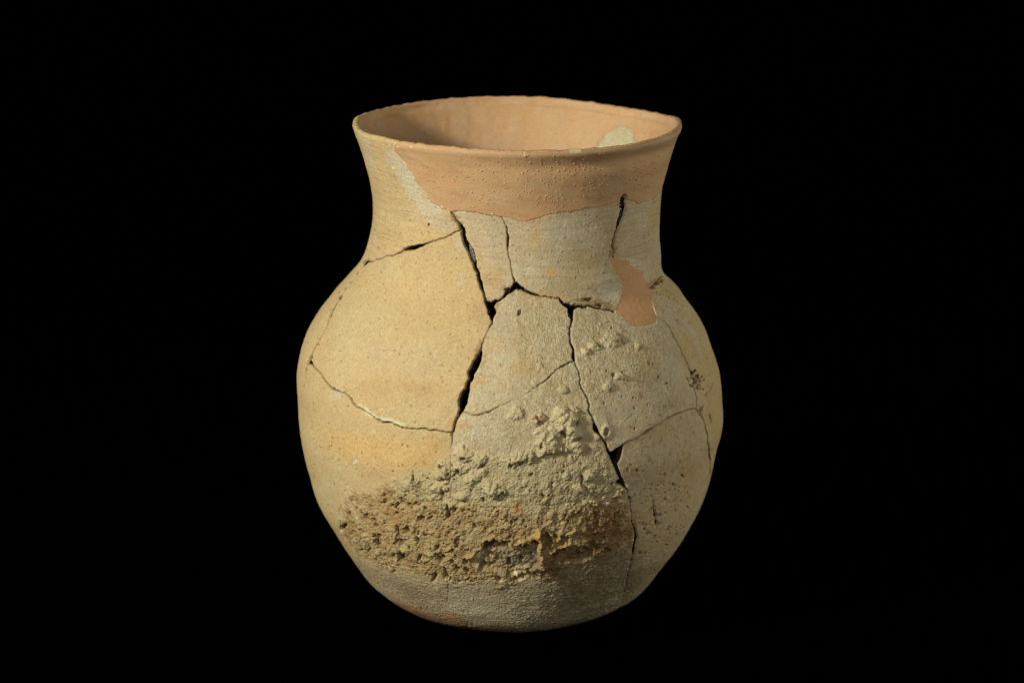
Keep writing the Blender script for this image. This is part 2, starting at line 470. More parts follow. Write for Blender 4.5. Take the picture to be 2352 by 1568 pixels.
def cblob(x, y, rx, ry, rot, c, k=1.0, soft=.5, warp=.35, ws=14, seed=3):
    sl, q = blob(x, y, rx, ry, rot, warp, ws, seed)
    m = (1 - sstep(q, 1 - soft, 1 + soft * .6)) * k
    ALB[sl] = ALB[sl] * (1 - m[..., None]) + np.asarray(c) * m[..., None]


mix(sstep(n_big, -.2, .9), pale, .55)
mix(sstep(-n_big, .1, 1.0), tan, .5)
mix(sstep(n_mid, .3, 1.1), tan, .3)
is_ = lambda *k: np.isin(LAB, k)
neckz = sstep(Z2, .205, .215)
# centre and right of the body are greyer, with a salt bloom
mix(blur(is_(5, 6, 7).astype(float), 4), slip, .45)
mix(blur(is_(4, 3, 11).astype(float), 3), slip, .75)
mix(blur(is_(8).astype(float), 4), slip, .4)
for a in [
    # left neck: yellow with a cool streak beside the plaster, cool edge at far left
    (935,410,22,62,-30,lin(200,192,162)*.9,.9,.5), (905,362,24,20,-20,slipcool,.7,.5), (985,480,42,26,30,slipcool,.9,.4), (1015,515,34,20,20,slip,.8,.5),
    (845,355,10,40,-18,slipcool,.6,.6), (868,330,16,20,0,ochre,.6,.5), (880,450,22,80,0,ochre,.8,.5), (890,545,30,25,0,tan,.4,.5),
    # shoulder left
    (1060,560,14,26,-15,slipcool,.45,.5), (1060,640,10,28,10,slipcool,.5,.5), (890,620,40,30,0,pale,.6,.6), (850,720,60,60,0,pale,.5,.7), (790,780,40,50,0,pale,.6,.6),
    (950,830,80,40,10,slip,.45,.8), (900,900,120,30,5,tan,.6,.6), (990,940,70,35,5,lin(190,165,125),.6,.6), (860,820,30,40,0,slip,.4,.7),
    (1100,700,30,40,0,tan,.6,.6), (1010,620,70,40,0,ochre,.5,.6), (780,600,20,30,40,ochre,.5,.6),
    # salt marks along the lower break
    (778,907,14,10,-50,slipcool,.8,.5), (845,945,26,7,38,lin(215,205,165),.8,.5), (900,968,34,7,18,lin(212,205,165),.8,.4), (765,912,10,8,0,slipcool,.6,.5), (858,992,7,7,0,slipcool,.6,.5),
    # lower left
    (760,980,40,70,0,ochre,.7,.6), (900,1040,110,40,5,lin(205,170,110),.7,.7), (960,1065,50,26,-20,orange,.6,.5), (1000,1015,34,18,0,orange,.5,.5),
    (740,1130,26,60,20,pale,.7,.6), (800,1170,40,50,30,pale,.7,.6), (870,1090,40,14,-5,tan,.6,.6), (790,1020,60,40,0,lin(203,165,104),.5,.6),
    # centre
    (1058,985,24,30,-30,orange,.95,.3), (1068,1030,16,26,0,orange,.8,.4), (1170,800,60,30,10,orange,.55,.6), (1120,880,50,34,-20,orange,.65,.5),
    (1190,850,60,20,-15,orange,.5,.5), (1210,690,40,20,5,tan,.8,.5), (1230,780,50,60,0,crustt,.6,.6), (1120,905,36,24,-20,slip,.7,.5), (1150,740,30,40,0,slip,.6,.5),
    (1285,930,16,14,0,orange,.4,.5), (1245,905,10,8,0,orange,.4,.5), (1180,990,12,30,-30,orange,.4,.5), (1140,1000,80,50,0,slip,.7,.6), (1210,880,40,18,-20,slip,.5,.5),
    # right body
    (1370,735,30,30,0,lin(160,138,108),.8,.6), (1378,772,14,9,0,lin(175,125,70),.6,.6), (1440,760,40,30,20,slip,.8,.5), (1445,748,24,10,35,slipcool,.9,.4), (1500,760,20,30,0,slipcool,.6,.6),
    (1500,850,50,60,0,lin(172,145,100),.75,.6), (1420,925,60,46,-10,slip,.8,.6), (1375,960,30,20,0,slip,.6,.5), (1435,845,30,16,0,slipcool,.5,.5), (1480,1080,70,60,0,slip,.75,.7),
    (1540,850,26,50,-25,slipcool,.85,.5), (1600,1010,24,60,0,slip,.6,.6), (1510,935,40,14,-20,lin(160,128,80),.5,.6), (1600,860,30,40,0,pale,.5,.6),
    (1450,1090,20,40,0,lin(165,135,85),.5,.6), (1560,1090,50,60,10,tan,.5,.6), (1530,1030,50,30,-20,slipcool,.5,.6),
    (1540,720,18,60,-30,slipcool,.8,.5), (1590,740,18,60,-30,pale,.8,.5), (1625,850,18,60,-15,ochre,.8,.5), (1640,950,14,50,0,ochre,.7,.5),
    # neck centre
    (1300,530,90,26,-6,slipcool,.6,.6), (1230,545,14,40,10,lin(200,170,110),.55,.6), (1265,625,12,14,0,lin(205,165,95),.7,.5), (1200,630,20,14,0,tan,.5,.6), (1250,680,60,12,5,lin(195,165,110),.7,.5),
    (1395,650,26,34,-20,slipcool,.8,.5), (1410,680,14,20,0,lin(200,195,165),.6,.5), (1160,520,40,14,0,slip,.7,.5), (1100,590,12,40,-10,ochre,.7,.5), (1135,640,26,24,0,tan,.8,.6), (1130,560,26,30,0,slip,.6,.5),
    (1345,600,40,30,0,tan,.35,.7), (1310,650,30,16,-10,tan,.4,.6), (1500,560,40,50,0,slip,.8,.6), (1475,510,16,30,0,slipcool,.7,.5), (1495,520,10,30,0,ochre,.6,.5), (1510,480,12,50,0,ochre,.6,.5), (1465,610,26,14,20,lin(200,195,165),.6,.5),
    (1470,640,30,20,30,slipcool,.3,.7),
]:
    cblob(*a[:5], a[5], a[6], a[7], seed=int(a[0]) % 97)

# crust regions
R_grey = region([(1030,1060),(1100,1045),(1180,1040),(1290,1000),(1370,1010),(1400,1060),(1420,1110),(1438,1140),(1400,1150),(1250,1170),(1100,1180),(950,1170),(880,1130),(900,1100),(960,1080),(1000,1068)], 12, .7, width=.3)
R_mid = region([(1160,700),(1300,690),(1460,750),(1480,830),(1430,870),(1390,960),(1330,1000),(1160,1020),(1060,1060),(1020,1060),(1060,1000),(1200,900)], 16, .5, width=.4)
R_brown = region([(780,1200),(820,1150),(880,1120),(980,1130),(1060,1165),(1200,1175),(1330,1155),(1440,1130),(1452,1180),(1455,1225),(1420,1270),(1330,1295),(1260,1330),(1150,1340),(1040,1330),(930,1310),(850,1290),(800,1260)], 15, .8, width=.34)
R_low = region([(790,1270),(900,1310),(1040,1335),(1200,1345),(1300,1310),(1450,1270),(1470,1400),(1300,1445),(1100,1448),(950,1400),(860,1350)], 12, .5, width=.4)
R_right = region([(1460,1100),(1560,1090),(1600,1150),(1560,1250),(1460,1350),(1440,1330)], 14, .4, width=.4)
R_soot = region([(1250,1290),(1340,1285),(1450,1250),(1470,1300),(1455,1380),(1300,1430),(1180,1440),(1230,1370)], 18, .4, width=.5)
mix(R_mid, lin(186,168,126) * .86, .45)
mix(R_low, lin(176,160,128) * .86, .8)
mix(R_grey, lin(190,176,134) * .86, .85)
mix(R_brown, crustt, .9)
mix(R_brown * sstep(n_mid, -.5, .6), brownc, .9)
mix(R_brown * sstep(-n_sml, .4, 1.3), lin(120, 92, 56), .5)
mix(R_brown * sstep(n_sml, .2, 1.0), lin(196,162,100) * .86, .5)
cblob(895,1190,80,50,20,lin(184,150,98)*.86,.4,.8)
cblob(1200,1290,60,30,-5,lin(150,136,112)*.86,.9,.4)
cblob(1390,1215,60,50,0,lin(120,88,52),.75,.6)
cblob(1330,1290,100,30,-10,lin(118,88,54),.7,.7)
cblob(1190,1163,13,14,0,lin(188,122,72),.6,.8,.6)
cblob(1234,962,16,14,0,lin(140,90,50),.85,.4)
cblob(1150,1235,80,20,-10,brownc,.7,.5)
mix(R_soot, lin(116,97,72), .6)
for a in [(1180,1405,90,9,-3,.7),(1270,1425,80,7,-6,.7),(1120,1378,60,10,5,.5),(1340,1398,60,6,-14,.5),(1400,1380,40,7,-25,.6),(1230,1372,70,6,-4,.4)]:
    cblob(*a[:5], lin(200,190,160) * .86, a[5], .9, .9, 16)
cblob(960,1368,60,22,22,lin(150,130,105)*.86,.5,.6)
cblob(1060,1392,80,18,10,slipcool*.9,.6,.6)
cblob(1230,1395,60,20,0,slip*.8,.5,.6)
cblob(1420,1352,26,24,-30,lin(160,145,115)*.86,.7,.5)
cblob(1500,1330,60,30,-40,lin(130,112,84),.5,.8)
mix(sstep(n_mid, .2, 1) * is_(8), lin(150,125,88) * .86, .45)
CF = 1 - .85 * np.maximum(np.maximum(R_brown, R_low), R_grey)
mix(CF * is_(5, 6, 7, 8) * sstep(n_sml + .5 * n_mid, .1, 1.0), lin(212,202,168) * .88, .42)
n_pat = fbm(PF, .016, 4, 33, .65).reshape(NZ, NT)
mix(CF * is_(4, 5, 6, 7, 8, 9, 11) * sstep(n_pat, .0, .7), lin(208,200,172) * .88, .5)
mix(CF * is_(2, 1, 0) * sstep(n_pat, .3, 1.1), lin(204,190,150) * .88, .3)
mix(CF * is_(6, 7, 8, 9) * sstep(-n_sml + .5 * n_big, .3, 1.2), lin(140,116,78) * .86, .38)
# salt threads
wm = blur(is_(5, 6, 7).astype(float), 3) * sstep(n_big + .6 * n_mid, -.9, .2) * (1 - R_brown) * (1 - .6 * R_grey)
worm = np.exp(-(noise(PF, .0030, 81).reshape(NZ, NT) / .10) ** 2) + .8 * np.exp(-(noise(PF, .0021, 87).reshape(NZ, NT) / .10) ** 2)
SALT = wm.copy(); mix(np.clip(worm, 0, 1) * wm, lin(214,206,170) * .9, .12)
# brush lines on the neck
lines = noise(np.stack([PF[:, 0] * .05, PF[:, 1] * .05, PF[:, 2] + .12 * PF[:, 0] * .25], 1), .0011, 91).reshape(NZ, NT)
mneck = blur(is_(1, 3, 4, 11).astype(float), 3) * neckz
ALB *= (1 + .12 * lines * mneck)[..., None]
# general mottling
ALB *= (1 + .05 * n_mid + .06 * n_sml + .06 * n_fin * (1 - m_pl * .7))[..., None]
# plaster
pl_c = np.empty_like(ALB); pl_c[:] = pinkp
t = sstep(n_big, -.6, 1)[..., None]; pl_c = pl_c * (1 - t * .35) + lin(208,176,132) * .86 * t * .35
t = sstep(n_mid, .2, 1.2)[..., None]; pl_c = pl_c * (1 - t * .3) + lin(200,146,106) * .86 * t * .3
wv0 = fbm(np.stack([PF[:, 0] * .22, PF[:, 1] * .22, PF[:, 2] + PF[:, 0] * .22], 1), .004, 3, 72).reshape(NZ, NT)
t = sstep(wv0, .1, 1.1)[..., None] * .7; pl_c = pl_c * (1 - t) + lin(190, 140, 100) * .86 * t
t = sstep(-wv0, .2, 1.1)[..., None] * .5; pl_c = pl_c * (1 - t) + lin(205, 182, 146) * .86 * t
pl_c *= (1 + .04 * n_mid)[..., None]
ALB = np.where((m_pl | m_pt | m_bp)[..., None], pl_c, ALB)
ALB[m_pt] = ALB[m_pt] * .35 + .65 * lin(208,158,112) * .86
ALB[m_bp] = lin(190,150,108) * .8 * (1 + .08 * n_sml[m_bp])[:, None]
cblob(1235,496,40,7,-12,lin(222,150,98)*.86,.5,.6)
# salt rim where plaster meets the pot
edge_pl = blur(m_pl | m_pt, 2); ed = 4 * edge_pl * (1 - edge_pl) * (~(m_pl | m_pt)) * sstep(n_mid + n_sml * .5, -.3, .4)
mix(ed, lin(222,214,180), .9)
# white flecks
for x, y, r in [(916,336,2.5),(946,337,2.5),(1322,346,5),(1330,345,4.5),(1313,347,4),(817,1059,4.5),(812,1063,3),(1416,1179,3),(1126,1283,3),(903,386,4),(955,428,2.5),(1063,487,5),(1030,481,3),(1015,474,3),(1378,744,3),(987,1140,4),(1003,1150,3),
                (888,1156,3),(1095,1285,9),(1105,1278,6),(1182,1318,7),(1375,805,2.5),(1045,723,3),(1137,768,2),(878,940,2),(1130,492,3),(960,1180,3)]:
    cblob(x, y, r, r * .75, 0, lin(222,210,168), .8, .5, .5, 5)
# brown crumbly fill beside breaks
bw = 1 - sstep(DIST_C, .0001, .0011)
sel = sstep(n_mid + n_sml * .6, -.2, .6)
mix(bw * sel * ~(m_pl | m_pt), lin(150,118,70) * .8, .42)
mix((1 - sstep(DIST_C, -.0001, .00022)) * np.where(WID_C < .00018, .5, 1), lin(70,54,34), .65)
for x, y, rx, ry, rot in [(1048,508,9,22,-35),(1350,692,46,11,5),(1392,702,22,8,10),(1168,668,14,12,0),(1140,708,8,14,0),(1196,662,12,8,30),(1098,800,6,16,20),(1505,648,18,8,-30),(1320,712,8,14,0),(1408,570,8,22,10),(1112,830,4,20,15)]:
    cblob(x, y, rx, ry, rot, lin(128,98,56), .6, .7, 1.1, 7)
for k in range(26):
    x, y = 1596 + rng.normal(0, 10), 872 + rng.normal(0, 11)
    cblob(x, y, 2.2, 2.8, rng.uniform(-40, 40), lin(62, 46, 28), .9, .4, .3, 4)
cblob(1471,908,7,9,0,lin(110,90,60),.6,.4); cblob(1471,908,3.5,5,0,lin(165,145,110),.8,.4)
cblob(1400,962,8,14,0,lin(130,108,74),.5,.5)
# dark flecks and pale grains all over the fired clay
nfl = 1500
fx = rng.uniform(700, 1640, nfl); fy = rng.uniform(400, 1400, nfl)
fa, fb = invert(np.stack([fx, fy], 1)); fq = proj(surf(fa, fb))
for n_ in range(nfl):
    x, y, a, b, q = fx[n_], fy[n_], fa[n_:n_ + 1], fb[n_:n_ + 1], fq[n_]
    if abs(q[0] - x) > 3 or abs(q[1] - y) > 3:
        continue
    j = int(np.interp(norm_th(a)[0], TH, np.arange(NT))); i = int(np.interp(b[0], ZG, np.arange(NZ)))
    if m_pl[i, j] or m_pt[i, j]:
        continue
    r = rng.uniform(.8, 1.7); L = local_px(norm_th(a)[0], b[0], .0016, None)
    sl, X, Y = L; an = rng.uniform(0, 3.14); c, s = math.cos(an), math.sin(an); el = rng.uniform(1, 2.6)
    q = np.sqrt(((X * c + Y * s) / (r * el)) ** 2 + ((-X * s + Y * c) / r) ** 2)
    m = 1 - sstep(q, .5, 1.5)
    if rng.random() < .72:
        ALB[sl] = ALB[sl] * (1 - .45 * m[..., None]) + .45 * m[..., None] * lin(92, 70, 42)
        HGT[sl] -= m * .00022 * rng.uniform(.3, 1.6)
    else:
        ALB[sl] = ALB[sl] * (1 - .5 * m[..., None]) + .5 * m[..., None] * lin(222, 205, 150)

# ------------------------------------------------------------------ relief
HGT += .00045 * n_big + .00010 * n_mid * (1 - .3 * m_pl)
HGT += (.00007 * n_sml + .00005 * n_fin) * (1 - .85 * m_pl)
HGT += .00003 * lines * mneck
# sherds sit slightly proud of or behind each other
tilt = {2: .0003, 5: -.0003, 4: .0002, 6: .0001, 7: .0, 8: -.0003, 9: .0002, 3: -.0004, PLASTER: .0005, PATCHL: -.0001}
off = np.zeros((NZ, NT))
for k, v in tilt.items():
    off[LAB == k] = v
HGT += blur(off, 1)
# plaster: smeared waves, an overhanging rolled lip with a hollow below it
wv = noise(np.stack([PF[:, 0] * .35, PF[:, 1] * .35, PF[:, 2] + PF[:, 0] * .3], 1), .006, 71).reshape(NZ, NT)
HGT += m_pl * .00022 * wv
lipb = np.exp(-((Z2 - (H - .0022)) / .0016) ** 2); hol = np.exp(-((Z2 - (H - .0085)) / .0045) ** 2)
rightness = sstep(np.degrees(T2), -110, -60) * sstep(-np.degrees(T2), 8, 30)
HGT += m_pl * (.0003 * lipb - (.0003 + .0018 * rightness) * hol)
# crusts
sel = (R_grey + R_brown + R_mid + R_low + R_right) > .02
ii = np.nonzero(sel.ravel())[0]; PS = PF[ii]
w1, v1 = worley(PS, .0022, 5); w2, v2 = worley(PS, .0042, 6)
rough = fbm(PS, .006, 5, 120, .62); fine = fbm(PS, .0018, 2, 140)
HG, HB, HM, HL = wide(R_grey, 3), wide(R_brown, 3), R_mid, R_low
g = lambda M: M.ravel()[ii]
w3, v3 = worley(PS, .0014, 8); lump3 = np.clip(1 - w3 * 1.2, 0, 1)
hmod = sstep(fbm(PS, .018, 2, 190), -.9, .7)
lump = np.clip(1 - w1 * 1.25, 0, 1); lump2 = np.clip(1 - w2 * 1.2, 0, 1)
h = g(HG) * (.00042 * rough + .00034 * lump * (v1 > .5) + .00016 * lump3 + .00012 * fine + .0007 * lump2 * (v2 > .6))
h += g(HM) * (.00020 * rough + .00014 * lump * (v1 > .4) + .00010 * lump3 + .00008 * fine + .0004 * lump2 * (v2 > .8))
h += g(HB) * (.00095 * rough * (.4 + hmod) + .00030 * lump + .00036 * lump3 + .00045 * fine + .0013 * lump2 * (v2 > .5) * hmod)
pit = sstep(fbm(PS, .0032, 4, 170, .7), .50, .85)
cave = sstep(fbm(PS, .0065, 3, 175, .6) + .25 * fine, .85, 1.25)
h -= g(HB) * (.0026 * pit * (.35 + .9 * hmod) + .0030 * cave) + g(HG) * .0010 * pit
h += g(HL) * (.00016 * rough + .00020 * lump3 + .00014 * fine) * (.4 + 1.2 * hmod)
h += g(R_right) * (.00008 * rough - .0006 * pit)
hh = np.zeros(NZ * NT); hh[ii] = h; HGT += hh.reshape(NZ, NT)
st = noise(np.stack([PF[:, 0] * .12, PF[:, 1] * .12, PF[:, 2]], 1), .0012, 95).reshape(NZ, NT)
HGT += R_low * .00009 * st
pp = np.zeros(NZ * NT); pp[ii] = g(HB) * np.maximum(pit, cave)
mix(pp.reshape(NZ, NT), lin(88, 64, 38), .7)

NOD = np.zeros((NZ, NT), int)
nodules = [(1301,966,31,29,0,.0050),(1319,995,18,16,0,.0040),(1262,1026,31,22,-10,.0042),(1259,991,28,20,0,.0026),(1329,1025,15,15,0,.0026),
           (1234,962,15,13,0,.0030),(1186,949,20,15,0,.0022),(1184,1055,27,15,-30,.0036),(1216,1050,12,15,0,.0030),(1103,1054,15,14,0,.0028),(1064,1043,21,15,20,.0032),
           (1134,1125,23,17,30,.0044),(1436,1121,9,9,0,.0022),(1330,1119,12,9,0,.0026),(1351,1094,12,11,0,.0030),(1405,780,19,15,0,.0020),(1363,797,13,12,0,.0022),(1346,808,10,9,0,.0022),
           (1424,864,12,7,0,.0018),(1395,889,11,9,0,.0018),(1295,897,10,9,0,.0016),(1055,1075,18,13,0,.0024),(1017,1085,15,20,0,.0024),(1010,1120,22,14,0,.0022),(1085,1100,18,13,0,.0022),
           (1372,1003,7,9,0,.0014),(1390,991,12,15,0,.0016),(1240,840,8,7,0,.0012),(1465,795,8,8,0,.0012),(1060,1140,16,10,0,.0018),(1110,1082,12,9,0,.0014),(940,1112,22,14,-20,.0018),(1300,1095,9,7,0,.0012)]
for n_, (x, y, rx, ry, rot, hgt) in enumerate(nodules):
    sl, q = blob(x, y, rx * 1.05, ry * 1.05, rot, .42, 18, 200 + n_)
    f = np.sqrt(np.clip(1 - np.clip(q, 0, 1) ** 2, 0, 1)) * .6 + .4 * (1 - sstep(q, .1, 1.4))
    nn = fbm(P0[sl].reshape(-1, 3), .003, 4, 300 + n_).reshape(q.shape)
    HGT[sl] += hgt * .86 * f * (1 + .30 * nn)
    NOD[sl] = np.where((q < 1.0) & (hgt > .0025), n_ + 1, NOD[sl])
    if n_ != 5:
        m = (1 - sstep(q, .7, 1.15))[..., None] * .6
        ALB[sl] = ALB[sl] * (1 - m) + lin(196, 180, 138) * .86 * m

pits = [(867,1248,6,12,-25,3.5),(832,1263,4,4,0,2),(824,1252,3,3,0,1.5),(923,1278,8,13,-10,4),(933,1218,9,9,20,2.5),(959,1240,5,10,-20,2.6),(966,1191,9,8,-20,2.6),(912,1160,4,10,30,2),(912,1178,4,4,0,1.8),(859,1194,5,7,-20,2),
        (1004,1258,5,7,0,3),(1017,1280,6,7,0,2),(1036,1264,9,4,-25,2),(1046,1278,4,5,0,1.8),(1050,1304,6,7,0,2.5),(1024,1320,7,11,-25,3.5),(1028,1166,4,9,0,2),(1044,1171,4,5,0,1.8),
        (1121,1256,14,15,-40,3.5),(1136,1243,6,8,0,3.5),(1106,1270,14,6,-30,2.5),(1156,1252,18,8,-35,2.2),(1111,1304,8,7,0,2.6),(1069,1289,5,7,-20,2),(1248,1314,7,9,0,2.2),(1279,1275,9,15,15,2.6),
        (1291,1268,13,12,0,2.4),(1319,1256,7,5,0,1.8),(1350,1267,9,8,0,3.5),(1341,1281,12,6,-10,2.6),(1381,1270,6,5,0,1.8),(1372,1258,8,5,30,1.4),(1296,1239,15,7,-38,2.4),(1259,1242,7,20,-8,2.6),(1198,1256,24,7,-3,2.4),(1205,1262,6,6,0,2),(1229,1250,9,13,25,3),
        (1198,1324,26,7,-18,2.8),(1230,1322,10,6,20,1.6),(1326,971,6,9,20,2),(1331,1007,5,5,0,2),(1294,996,4,13,-45,2.2),(1242,1025,3.5,8,8,2.2),(1391,992,6,10,10,1.6),(1173,1068,6,5,0,2),(1338,1097,3.5,8,-10,2.2),
        (1373,794,4,5,-20,2),(1429,784,3,8,-35,1.8),(1470,798,4,4,0,1.6),(1409,860,5,5,0,2),(1428,855,4,3,0,1.6),(1402,896,3,5,0,1.5),(1610,940,4,9,25,2.5),(1632,960,3,10,-15,2),(1193,717,4,8,30,1.8),(984,517,2.2,5,15,1.8),
        (1064,1052,6,6,0,1.6),(1052,1083,6,9,20,1.8),(1148,1135,6,11,35,1.6),(1012,1072,5,7,0,1.8),(1018,1100,6,5,0,1.8),(949,1100,4,9,0,1.6),(955,1115,5,5,0,1.2),(1195,1062,7,5,0,1.2),
        (1503,1166,3,5,0,1.8),(1507,1184,4,6,-20,2),(1509,1202,4,5,0,2),(1516,1204,3,3,0,1.5),(1478,1205,3,5,20,1.4),(1488,1226,4,5,0,1.4),(1470,1270,3,6,0,1.2),(1442,1080,2.5,7,-10,1.4),(1434,1118,3,6,0,1),
        (1234,960,4,4,0,1.2),(1238,970,4,5,0,1.2),(1500,660,4,5,0,1.2),(1509,650,5,5,0,1.4),(1519,645,4,6,20,1.4),(1350,688,12,4,0,1.6),(1378,700,9,4,10,1.8),(1340,705,16,4,5,2),(1165,665,8,5,-30,1.4)]
for _ in range(16):
    pits.append((1596 + rng.normal(0, 9), 872 + rng.normal(0, 12), rng.uniform(1.6, 3.2), rng.uniform(2, 4.5), rng.uniform(-40, 40), 1.4))


def scatter(n, poly, r0, r1, d0, d1):
    m = fill(chart(np.array(poly, float))); P_ = np.array(poly, float); k = 0
    while k < n:
        x, y = rng.uniform(P_[:, 0].min(), P_[:, 0].max()), rng.uniform(P_[:, 1].min(), P_[:, 1].max())
        a, b = invert([(x, y)]); j = int(np.interp(norm_th(a)[0], TH, np.arange(NT))); i = int(np.interp(b[0], ZG, np.arange(NZ)))
        if not m[i, j]:
            continue
        k += 1; r = r0 + (r1 - r0) * rng.random() ** 2.2
        pits.append((x, y, r, r * rng.uniform(1, 2.4), rng.uniform(-60, 60), rng.uniform(d0, d1)))


scatter(110, [(770,1215),(820,1150),(900,1120),(1010,1150),(1200,1190),(1400,1150),(1450,1190),(1440,1250),(1350,1290),(1250,1335),(1120,1345),(980,1330),(850,1290)], 1.6, 6.5, .9, 2.2)
scatter(50, [(1000,1060),(1200,1050),(1400,1080),(1430,1130),(1250,1165),(1050,1170),(900,1140)], 1.4, 4, .7, 1.4)
scatter(90, [(1460,1080),(1580,1060),(1590,1160),(1540,1260),(1470,1330),(1455,1200)], 1.0, 2.6, .5, 1.2)
scatter(50, [(1330,720),(1420,740),(1560,860),(1580,930),(1450,1000),(1370,960)], 1.0, 2.6, .5, 1.0)
scatter(60, [(720,950),(900,1000),(1020,1010),(1000,1060),(850,1120),(760,1180)], .8, 1.8, .3, .7)
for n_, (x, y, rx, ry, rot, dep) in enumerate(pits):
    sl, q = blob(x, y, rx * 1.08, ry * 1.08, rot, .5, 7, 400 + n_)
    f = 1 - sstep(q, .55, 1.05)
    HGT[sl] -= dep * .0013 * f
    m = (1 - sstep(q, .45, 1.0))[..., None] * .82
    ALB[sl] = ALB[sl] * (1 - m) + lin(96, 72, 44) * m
# the torn channel and the plates of the crust
def ridge(path, w, hgt, col=None, seed=0, k=.6):
    q, wd = frac([(a, b, w) for a, b in path], 3, 2.2, seed=seed)
    th, z = invert(q)
    Dm = np.full((NZ, NT), 1.0); Wm = np.zeros((NZ, NT))
    stamp_line(th, z, np.full(len(th), 0.0), Dm, Wm, w * PX * 1.6)
    f = 1 - sstep(Dm / (w * PX) + .35 * n_sml, .1, 1.25)
    HGT[:] += hgt * .0008 * f * np.clip(.8 + .5 * n_sml + .6 * n_mid, .1, 1.6)
    if col is not None:
        mix(f, col, k)


cav = region([(1075,1290),(1105,1262),(1122,1245),(1140,1240),(1152,1256),(1180,1263),(1236,1248),(1243,1300),(1215,1312),(1170,1320),(1120,1312)], 2, .3, 'sml', 55)
HGT -= .0036 * cav
cav2 = region([(1262,1272),(1300,1252),(1345,1252),(1362,1268),(1345,1290),(1290,1294)], 3, .4, 'sml', 56)
HGT -= .0026 * cav2
ridge([(913,1209),(914,1225),(913,1239),(909,1249),(915,1264),(921,1276)], 5, -2.6, lin(90,66,40), 31, .5)
ridge([(909,1249),(920,1243),(933,1240)], 4, -2.0, lin(90,66,40), 32, .5)
ridge([(951,1209),(955,1225),(959,1242)], 3.5, -1.8, lin(90,66,40), 33, .5)
ridge([(1238,1217),(1242,1244),(1239,1264),(1243,1282),(1247,1307)], 6.5, 3.0, lin(196,158,102) * .86, 34)
ridge([(1236,1220),(1212,1242),(1180,1258)], 8, 1.8, lin(200,164,100) * .86, 35)
ridge([(1319,1215),(1294,1227),(1269,1241)], 6, 2.0, lin(190,152,92) * .86, 36)
ridge([(1309,1245),(1285,1257),(1262,1269)], 5, 2.4, lin(190,152,92) * .86, 37)
ridge([(1175,1318),(1198,1311),(1217,1306)], 5, 2.6, lin(206,176,120) * .86, 38)
ridge([(1105,1256),(1122,1240),(1134,1232),(1150,1238)], 6, 1.6, lin(192,154,94) * .86, 39)
ridge([(1070,1282),(1088,1274),(1104,1262)], 6, 1.2, lin(192,154,94) * .86, 40)
for k in range(30):      # salt rings and short curls on the right of the crust
    x, y = rng.uniform(1300, 1445), rng.uniform(1120, 1210)
    sl, q = blob(x, y, rng.uniform(3, 6), rng.uniform(3, 6), 0, .2, 6, 500 + k)
    HGT[sl] += .0008 * np.exp(-((q - .9) / .3) ** 2)
# bubbles and pinholes in the rim plaster, in loose clusters
cl = [(rng.uniform(980, 1500), rng.uniform(365, 485)) for _ in range(34)]
nb = 0
while nb < 430:
    if rng.random() < .75:
        c = cl[rng.integers(len(cl))]; x, y = c[0] + rng.normal(0, 26), c[1] + rng.normal(0, 10)
    else:
        x, y = rng.uniform(930, 1530), rng.uniform(358, 500)
    nb += 1
    a, b = invert([(x, y)])
    j = int(np.interp(norm_th(a)[0], TH, np.arange(NT))); i = int(np.interp(b[0], ZG, np.arange(NZ)))
    if not m_pl[i, j]:
        continue
    L = local_px(norm_th(a)[0], b[0], .0014, None); sl, X, Y = L
    r = rng.uniform(1.0, 1.7); q = np.hypot(X, Y) / r
    f = 1 - sstep(q, .3, 1.2)
    if x > 1440 or (x < 1150 and y < 420 and rng.random() < .5):
        HGT[sl] -= .0005 * f; m = f[..., None] * .55; ALB[sl] = ALB[sl] * (1 - m) + lin(120, 80, 48) * m
    else:
        HGT[sl] += .00036 * f
sl, q = blob(1208, 352, 9, 11, 0, .5, 5, 77); HGT[sl] += .0003 * (1 - sstep(q, .4, 1.1)) * (1 + 2 * n_fin[sl])

# edges of the plaster
eg = blur(m_pl | m_pt, 1); HGT -= .00025 * (4 * eg * (1 - eg)) * sstep(n_sml, -.3, .6)
HGT -= .0005 * sstep(Z2, H - .001, H)
# breaks: rounded, chipped shoulders and a groove; wide gaps go right through the wall
n_rag = fbm(PF, .0016, 2, 66).reshape(NZ, NT)
rough_e = DIST_C + .00012 * n_sml - .00014 * n_rag - .00030 * sstep(n_mid + n_sml, .7, 1.6)
shoulder = 1 - sstep(rough_e, .0, .0009)
wf = np.clip(WID_C / .0006, .25, 2.2) * np.where(WID_C < .00018, .25 + 1.1 * sstep(n_mid, -.4, .8), 1)
HGT -= .00018 * shoulder * wf
HGT -= np.clip(.0020 * wf, 0, .0038) * (1 - sstep(rough_e, -.00010, .00026))
open_ = (DIST_C < -.00030)
jag = noise(PF, .0018, 77).reshape(NZ, NT)
open_ = ((DIST_C + .00022 * jag - .00016 * n_rag) < -.00028) | m_tri
# narrow the see-through part to where the traced gap is wide
CUT = open_

# ------------------------------------------------------------------ meshes
SURF = P0 + N0 * HGT[..., None]


